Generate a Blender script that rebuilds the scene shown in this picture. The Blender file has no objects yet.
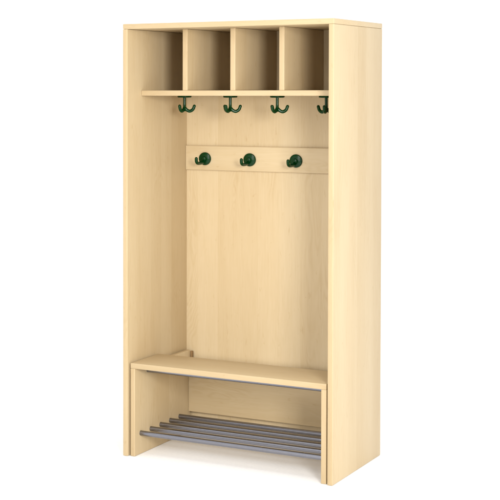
import bpy, bmesh, math, random
from mathutils import Vector, Matrix
random.seed(7)
scene = bpy.context.scene
C = scene.collection

# ------------------------------------------------------------------ sizes (m)
W, D, H, T = 0.885, 0.545, 1.740, 0.0205      # cabinet outer width, depth, height, board
G = 0.0004                                     # hairline joint
YB = 0.541                                     # face of the thin back panel
SH_T, SH_B, SH_Y = 1.4738, 1.4525, 0.1185      # shelf top, underside, front edge

# ------------------------------------------------------------------ materials
def nodes(name):
    m = bpy.data.materials.new(name); m.use_nodes = True
    nt = m.node_tree; nt.nodes.clear()
    out = nt.nodes.new('ShaderNodeOutputMaterial')
    b = nt.nodes.new('ShaderNodeBsdfPrincipled')
    nt.links.new(b.outputs[0], out.inputs[0])
    return m, nt, b

def wood(name, axis, light, dark, strips=True):
    """pale maple veneer; grain runs along axis"""
    m, nt, b = nodes(name)
    N = nt.nodes.new; L = nt.links.new
    tc = N('ShaderNodeTexCoord'); oi = N('ShaderNodeObjectInfo')
    off = N('ShaderNodeVectorMath'); off.operation = 'SCALE'
    comb = N('ShaderNodeCombineXYZ'); comb.inputs[0].default_value = 1.0; comb.inputs[1].default_value = 1.7; comb.inputs[2].default_value = 2.3
    L(comb.outputs[0], off.inputs[0])
    mul = N('ShaderNodeMath'); mul.operation = 'MULTIPLY'; mul.inputs[1].default_value = 13.0
    L(oi.outputs['Random'], mul.inputs[0]); L(mul.outputs[0], off.inputs['Scale'])
    add = N('ShaderNodeVectorMath'); add.operation = 'ADD'
    L(tc.outputs['Object'], add.inputs[0]); L(off.outputs[0], add.inputs[1])
    def mapped(across, along):
        mp = N('ShaderNodeMapping'); s = [across]*3; s[axis] = along
        mp.inputs['Scale'].default_value = s; L(add.outputs[0], mp.inputs['Vector']); return mp.outputs[0]
    def noise(vec, detail=3, rough=.55, dist=0.0):
        n = N('ShaderNodeTexNoise'); n.inputs['Scale'].default_value = 1.04
        n.inputs['Detail'].default_value = detail; n.inputs['Roughness'].default_value = rough
        n.inputs['Distortion'].default_value = dist
        L(vec, n.inputs['Vector']); return n.outputs['Fac']
    def math_(op, a, bb):
        n = N('ShaderNodeMath'); n.operation = op
        for i, v in enumerate((a, bb)):
            if isinstance(v, (int, float)): n.inputs[i].default_value = v
            else: L(v, n.inputs[i])
        return n.outputs[0]
    # slow tone drift, fine fibres, cathedral figure, veneer leaves
    drift = noise(mapped(7, .9), 2)
    fibre = noise(mapped(300, 7), 3, .6)
    pores = noise(mapped(150, 14), 2, .5)
    warp = noise(mapped(7.5, 1.1), 3, .5, .4)
    rings = math_('SINE', math_('MULTIPLY', warp, 190.0), 0)
    rings = math_('POWER', math_('MULTIPLY', math_('ADD', rings, 1.0), .5), 1.6)
    patch = N('ShaderNodeMapRange'); patch.inputs['From Min'].default_value = .47; patch.inputs['From Max'].default_value = .72
    patch.interpolation_type = 'SMOOTHSTEP'
    L(noise(mapped(9, 2.2), 2), patch.inputs['Value'])
    rings = math_('MULTIPLY', rings, patch.outputs[0])
    fl = N('ShaderNodeMapRange'); fl.inputs['From Min'].default_value = .66; fl.inputs['From Max'].default_value = .80
    L(noise(mapped(85, 26), 2, .5, .6), fl.inputs['Value'])
    fleck = fl.outputs[0]
    f = math_('MULTIPLY', math_('SUBTRACT', drift, .5), .8)
    f = math_('ADD', f, math_('MULTIPLY', math_('SUBTRACT', fibre, .5), .48))
    f = math_('ADD', f, math_('MULTIPLY', math_('SUBTRACT', pores, .5), .30))
    f = math_('ADD', f, math_('MULTIPLY', rings, .25))
    f = math_('ADD', f, math_('MULTIPLY', fleck, .40))
    if strips:
        # veneer leaves: a step of tone every 9 cm or so across the grain
        sep = N('ShaderNodeSeparateXYZ'); L(add.outputs[0], sep.inputs[0])
        ax = [i for i in (0, 1, 2) if i != axis]
        q = math_('FLOOR', math_('MULTIPLY', math_('ADD', sep.outputs[ax[0]], sep.outputs[ax[1]]), 10.7), 0)
        wn = N('ShaderNodeTexWhiteNoise'); wn.noise_dimensions = '1D'; L(q, wn.inputs['W'])
        f = math_('ADD', f, math_('MULTIPLY', math_('SUBTRACT', wn.outputs['Value'], .5), .32))
    f = math_('ADD', f, .34)
    ramp = N('ShaderNodeValToRGB'); ramp.color_ramp.interpolation = 'LINEAR'
    ramp.color_ramp.elements[0].position = 0.0; ramp.color_ramp.elements[0].color = (*light, 1)
    ramp.color_ramp.elements[1].position = 1.0; ramp.color_ramp.elements[1].color = (*dark, 1)
    L(f, ramp.inputs[0]); L(ramp.outputs[0], b.inputs['Base Color'])
    b.inputs['Roughness'].default_value = .46
    b.inputs['Specular IOR Level'].default_value = .32
    bp = N('ShaderNodeBump'); bp.inputs['Strength'].default_value = .06; bp.inputs['Distance'].default_value = .001
    L(fibre, bp.inputs['Height']); L(bp.outputs[0], b.inputs['Normal'])
    return m

LIGHT = (.540, .430, .268); DARK = (.425, .305, .156)
wood_v = wood('maple_upright', 2, LIGHT, DARK)
wood_h = wood('maple_lengthwise', 0, LIGHT, DARK, False)
# edge banding: the slightly darker, warmer strip glued on the front edges
band = lambda c: (c[0]*.83, c[1]*.80, c[2]*.76)
edge_v = wood('maple_edge_band_upright', 2, band(LIGHT), band(DARK), False)
edge_h = wood('maple_edge_band_lengthwise', 0, band(LIGHT), band(DARK), False)

def plain(name, col, rough, metal=0.0, coat=0.0, bump=0.0, spec=.5):
    m, nt, b = nodes(name)
    N = nt.nodes.new; L = nt.links.new
    tc = N('ShaderNodeTexCoord'); n = N('ShaderNodeTexNoise')
    n.inputs['Scale'].default_value = 90; n.inputs['Detail'].default_value = 3
    L(tc.outputs['Object'], n.inputs['Vector'])
    mix = N('ShaderNodeMix'); mix.data_type = 'RGBA'
    mix.inputs['A'].default_value = (*[c*.93 for c in col], 1); mix.inputs['B'].default_value = (*[min(1, c*1.07) for c in col], 1)
    L(n.outputs['Fac'], mix.inputs['Factor']); L(mix.outputs['Result'], b.inputs['Base Color'])
    r = N('ShaderNodeMapRange'); r.inputs['To Min'].default_value = rough*.9; r.inputs['To Max'].default_value = rough*1.12
    L(n.outputs['Fac'], r.inputs['Value']); L(r.outputs[0], b.inputs['Roughness'])
    b.inputs['Metallic'].default_value = metal; b.inputs['Coat Weight'].default_value = coat
    b.inputs['Specular IOR Level'].default_value = spec
    return m
steel = plain('satin_grey_tube', (.235, .235, .265), .25, metal=1.0)
green = plain('dark_green_plastic', (.0004, .027, .0040), .18, spec=.20)
block_brown = plain('matt_brown', (.20, .115, .042), .9)
floor_m = plain('white_floor', (.93, .93, .93), .75, spec=.1)

# ------------------------------------------------------------------ mesh helpers
def link(name, bm, mat, parent, smooth=True):
    me = bpy.data.meshes.new(name); bm.normal_update(); bm.to_mesh(me); bm.free()
    if smooth:
        for p in me.polygons: p.use_smooth = True
        me.set_sharp_from_angle(angle=math.radians(35))
    me.materials.append(mat)
    o = bpy.data.objects.new(name, me); C.objects.link(o)
    if parent: o.parent = parent
    return o
def box(name, x0, x1, y0, y1, z0, z1, mat, parent, bev=.0018, seg=3):
    bm = bmesh.new(); bmesh.ops.create_cube(bm, size=1)
    for v in bm.verts:
        v.co = Vector(((x0+x1)/2+v.co.x*(x1-x0), (y0+y1)/2+v.co.y*(y1-y0), (z0+z1)/2+v.co.z*(z1-z0)))
    if bev: bmesh.ops.bevel(bm, geom=bm.edges[:], offset=bev, segments=seg, profile=.5, affect='EDGES')
    o = link(name, bm, mat, parent)
    if mat in (wood_v, wood_h) and bev > .002:
        o.data.materials.append(edge_v if mat is wood_v else edge_h)
        for p in o.data.polygons:
            if p.normal.y < -.95: p.material_index = 1
    return o
def lathe(bm, prof, M, n=40):
    rings = []
    for r, h in prof:
        if r < 1e-6: rings.append([bm.verts.new(M @ Vector((0, 0, h)))])
        else: rings.append([bm.verts.new(M @ Vector((r*math.cos(2*math.pi*i/n), r*math.sin(2*math.pi*i/n), h))) for i in range(n)])
    for a, b in zip(rings, rings[1:]):
        for i in range(n):
            j = (i+1) % n
            if len(a) == 1: bm.faces.new((a[0], b[i], b[j]))
            elif len(b) == 1: bm.faces.new((a[i], a[j], b[0]))
            else: bm.faces.new((a[i], a[j], b[j], b[i]))
def catmull(P, k=8):
    P = [Vector(p) for p in P]; out = []
    Q = [P[0]*2-P[1]] + P + [P[-1]*2-P[-2]]
    for i in range(1, len(Q)-2):
        for s in range(k):
            t = s/k; a, b, c, d = Q[i-1:i+3]
            out.append(.5*((2*b)+(c-a)*t+(2*a-5*b+4*c-d)*t*t+(-a+3*b-3*c+d)*t**3))
    return out+[P[-1]]
def tube(bm, pts, radii, n=18):
    """swept tube with rounded ends"""
    m = len(pts); rad = [radii[0]+(radii[-1]-radii[0])*i/(m-1) for i in range(m)]
    t0 = (pts[1]-pts[0]).normalized(); up = Vector((0, 0, 1)) if abs(t0.z) < .9 else Vector((1, 0, 0))
    nrm = (up - t0*up.dot(t0)).normalized(); rings = []
    def ring(c, t, r):
        nonlocal nrm
        nrm = (nrm - t*nrm.dot(t)).normalized(); bn = t.cross(nrm)
        rings.append([bm.verts.new(c+r*(nrm*math.cos(2*math.pi*i/n)+bn*math.sin(2*math.pi*i/n))) for i in range(n)])
    for a in (80, 55, 28): ring(pts[0]-t0*rad[0]*math.sin(math.radians(a)), t0, rad[0]*math.cos(math.radians(a)))
    for i, c in enumerate(pts):
        t = (pts[min(i+1, m-1)]-pts[max(i-1, 0)]).normalized(); ring(c, t, rad[i])
    for a in (28, 55, 80): ring(pts[-1]+t*rad[-1]*math.sin(math.radians(a)), t, rad[-1]*math.cos(math.radians(a)))
    for a, b in zip(rings, rings[1:]):
        for i in range(n): bm.faces.new((a[i], a[(i+1) % n], b[(i+1) % n], b[i]))
    bm.faces.new(rings[0][::-1]); bm.faces.new(rings[-1])

def thing(name, label, cat, loc=(0, 0, 0)):
    o = bpy.data.objects.new(name, None); C.objects.link(o); o.location = loc
    o['label'] = label; o['category'] = cat; o.empty_display_size = .1
    return o

# ------------------------------------------------------------------ floor
bm = bmesh.new()
bmesh.ops.create_circle(bm, cap_ends=True, segments=96, radius=250)
fl = link('floor', bm, floor_m, None, False); fl['kind'] = 'structure'
fl['label'] = 'plain white studio floor under the wardrobe'

# ------------------------------------------------------------------ wardrobe
cab = thing('cloakroom_wardrobe', 'tall open maple cloakroom cabinet with four pigeonholes and green coat hooks', 'wardrobe')
Z0 = 0.0008
p = box('side_panel', 0, T, 0, D, Z0, H-T-G, wood_v, cab, .0024)
p = box('side_panel', W-T, W, 0, D, Z0, H-T-G, wood_v, cab, .0024)
box('top_panel', 0, W, 0, D, H-T, H, wood_h, cab, .0022)
box('back_panel', T-.004, W-T+.004, YB, D-.0011, .004, H-T+.004, wood_v, cab, 0)
box('shelf', T+G, W-T-G, SH_Y, YB+.0002, SH_B, SH_T, wood_h, cab, .0022)
DT = .0215
for x in (.2172, .4248, .6300):
    box('divider', x-DT/2, x+DT/2, SH_Y+.0008, YB+.0002, SH_T+G, H-T-G, wood_v, cab, .0022)
RY = YB-.0125                                  # face of the hook rail
box('hook_rail', T+G, W-T-G, RY, YB+.0002, 1.1325, 1.2365, wood_h, cab, .0018)

# three-pronged hooks screwed under the shelf (mesh local, origin at top of plate)
def shelf_hook_meshes():
    bm = bmesh.new()
    lathe(bm, [(0, -.0090), (.0057, -.0085), (.0057, -.030), (.0062, -.046), (.0085, -.053), (.0080, -.060), (.0045, -.0645), (0, -.0655)], Matrix(), 24)
    for k in range(3):
        a = math.radians(120*k); d = Vector((math.cos(a), math.sin(a), 0)); z = Vector((0, 0, 1))
        pts = catmull([d*.003+z*-.053, d*.011+z*-.0605, d*.0225+z*-.0640, d*.0345+z*-.0570, d*.0405+z*-.0430], 7)
        tube(bm, pts, (.0070, .0063))
    body = bm
    bm = bmesh.new()
    lathe(bm, [(0, 0), (.0285, 0), (.0292, -.0012), (.0292, -.0058), (.0275, -.0078), (.0090, -.0088), (0, -.0088)], Matrix(), 40)
    return body, bm
proto = None
HX = (.1272, .3335, .5376, .7428)
for i, x in enumerate(HX):
    loc = (x, .300, SH_B-.0003); rot = math.radians((26, 28, 24, 40)[i])
    if proto is None:
        b1, b2 = shelf_hook_meshes()
        proto = link('triple_hook', b1, green, cab); link('base_plate', b2, green, proto)
        h = proto
    else:
        h = proto.copy(); C.objects.link(h); h.parent = cab
        c = proto.children[0].copy(); C.objects.link(c); c.parent = h
    h.location = loc; h.rotation_euler = (0, 0, rot)

# round wall hooks on the rail (local: wall at y=0, pointing to -y)
def rail_hook_meshes():
    M = Matrix.Rotation(math.radians(90), 4, 'X')       # +z -> -y
    bm = bmesh.new()
    lathe(bm, [(.0105, .0100), (.0102, .0150), (.0085, .0185), (.0045, .0200), (0, .0203)], M, 28)
    pts = catmull([(0, -.010, -.006), (0, -.024, -.0135), (0, -.045, -.0170), (0, -.074, -.0165), (0, -.0870, -.0090), (0, -.0890, .0040)], 8)
    tube(bm, pts, (.0076, .0066))
    body = bm
    bm = bmesh.new()
    lathe(bm, [(0, 0), (.0268, 0), (.0277, .0015), (.0277, .0058), (.0262, .0086), (.0215, .0106), (.0130, .0122), (0, .0128)], M, 48)
    return body, bm
proto2 = None
for x in (.1143, .3208, .5274):
    if proto2 is None:
        b1, b2 = rail_hook_meshes()
        proto2 = link('coat_hook', b1, green, cab); link('base_plate', b2, green, proto2); h = proto2
    else:
        h = proto2.copy(); C.objects.link(h); h.parent = cab
        c = proto2.children[0].copy(); C.objects.link(c); c.parent = h
    h.location = (x, RY-.0002, 1.1815)

# ------------------------------------------------------------------ bench pushed into the wardrobe
bx0, bx1, by0, ST = .0285, .8560, .0095, .3770
BT = .0200; SEAT = .0215; BE = .520
bench = thing('shoe_bench', 'low maple bench with grey tube shoe rack pushed inside the wardrobe base', 'bench', (0, 0, 0))
box('seat', bx0, bx1, by0, .258, ST-SEAT, ST, wood_h, bench, .0022)
for x0 in (bx0, bx1-BT):
    s = box('side_panel', x0, x0+BT, by0+.0004, BE, .0008, ST-SEAT-G, wood_v, bench, .0022)
box('back_apron', bx0+BT+G, bx1-BT-G, .501, .517, .0925, .3200, wood_h, bench, .0015)
for x0 in (bx0+BT+.0008, bx1-BT-.0098):
    box('brown_block', x0, x0+.009, BE-.0165+.014, BE+.010, .3235, .3500, block_brown, bench, .001)  # small brown block at the rear end of each bench side
def rod(name, y, z, r):
    bm = bmesh.new()
    M = Matrix.Translation((bx0+BT+G, y, z)) @ Matrix.Rotation(math.radians(90), 4, 'Y')
    L = bx1-bx0-2*BT-2*G
    lathe(bm, [(0, 0), (r, 0), (r, L), (0, L)], M, 40)
    return link(name, bm, steel, bench)
for k in range(5): rod('rack_tube', .060+k*.0885, .0865, .0104)
rod('support_tube', .122, .3345, .0108)

# ------------------------------------------------------------------ lights
w = bpy.data.worlds.new('World'); scene.world = w; w.use_nodes = True
bg = w.node_tree.nodes['Background']; bg.inputs[0].default_value = (1, 1, 1, 1); bg.inputs[1].default_value = 1.04
def area(name, loc, target, size, power, col=(1, 1, 1), size_y=None):
    l = bpy.data.lights.new(name, 'AREA'); l.energy = power; l.size = size; l.color = col
    if size_y: l.shape = 'RECTANGLE'; l.size_y = size_y
    o = bpy.data.objects.new(name, l); C.objects.link(o); o.location = loc
    o.rotation_euler = (Vector(target)-Vector(loc)).to_track_quat('-Z', 'Y').to_euler()
    return o
az = math.radians(36); el = math.radians(9); dist = 5.2
tgt = Vector((.44, .2, .95))
kd = Vector((math.sin(az)*math.cos(el), -math.cos(az)*math.cos(el), math.sin(el)))
area('key_softbox', tgt+kd*dist, tgt, .95, 168, (1, .985, .96))
az2 = math.radians(2); el2 = math.radians(9)
kd2 = Vector((math.sin(az2)*math.cos(el2), -math.cos(az2)*math.cos(el2), math.sin(el2)))
area('front_softbox', tgt+kd2*5.4, tgt, 1.8, 44, (1, .985, .96))

az3 = math.radians(60); el3 = math.radians(10)
kd3 = Vector((math.sin(az3)*math.cos(el3), -math.cos(az3)*math.cos(el3), math.sin(el3)))
area('side_fill', tgt+kd3*5.4, tgt, 1.6, 11, (1, .985, .96))  # added fill lamp, brightens the inner face of the left panel

az4 = math.radians(6); el4 = math.radians(31)
kd4 = Vector((math.sin(az4)*math.cos(el4), -math.cos(az4)*math.cos(el4), math.sin(el4)))
tg4 = Vector((.44, .2, .6))
area('high_front_fill', tg4+kd4*5.4, tg4, 1.5, 38, (1, .985, .96))  # added fill lamp, washes out shade on the floor under the bench

# ------------------------------------------------------------------ camera (500 px photo fit)
cx, cy, cz, yaw, pit, rol, f, sx, sy = 2.8122382654, -5.1861699214, 1.4767440048, .5506836539, .0285634355, -.0019334007, 1468.7701682917, -206.1851872457, -118.0521795722
cam = bpy.data.cameras.new('camera'); co = bpy.data.objects.new('camera', cam); C.objects.link(co)
fw = Vector((-math.sin(yaw)*math.cos(pit), math.cos(yaw)*math.cos(pit), -math.sin(pit)))
r = Vector((math.cos(yaw), math.sin(yaw), 0)); u = r.cross(fw)
r2 = r*math.cos(rol)+u*math.sin(rol); u2 = -r*math.sin(rol)+u*math.cos(rol)
M = Matrix((r2, u2, -fw)).transposed().to_4x4(); M.translation = Vector((cx, cy, cz)); co.matrix_world = M
cam.sensor_width = 36; cam.lens = f/500*36
cam.shift_x = -sx/500; cam.shift_y = sy/500
cam.clip_start = .05; cam.clip_end = 1000
scene.camera = co
scene.render.resolution_x = scene.render.resolution_y = 1024

vs = scene.view_settings
vs.view_transform = 'Standard'; vs.look = 'None'; vs.exposure = .28; vs.gamma = 1; vs.use_curve_mapping = False
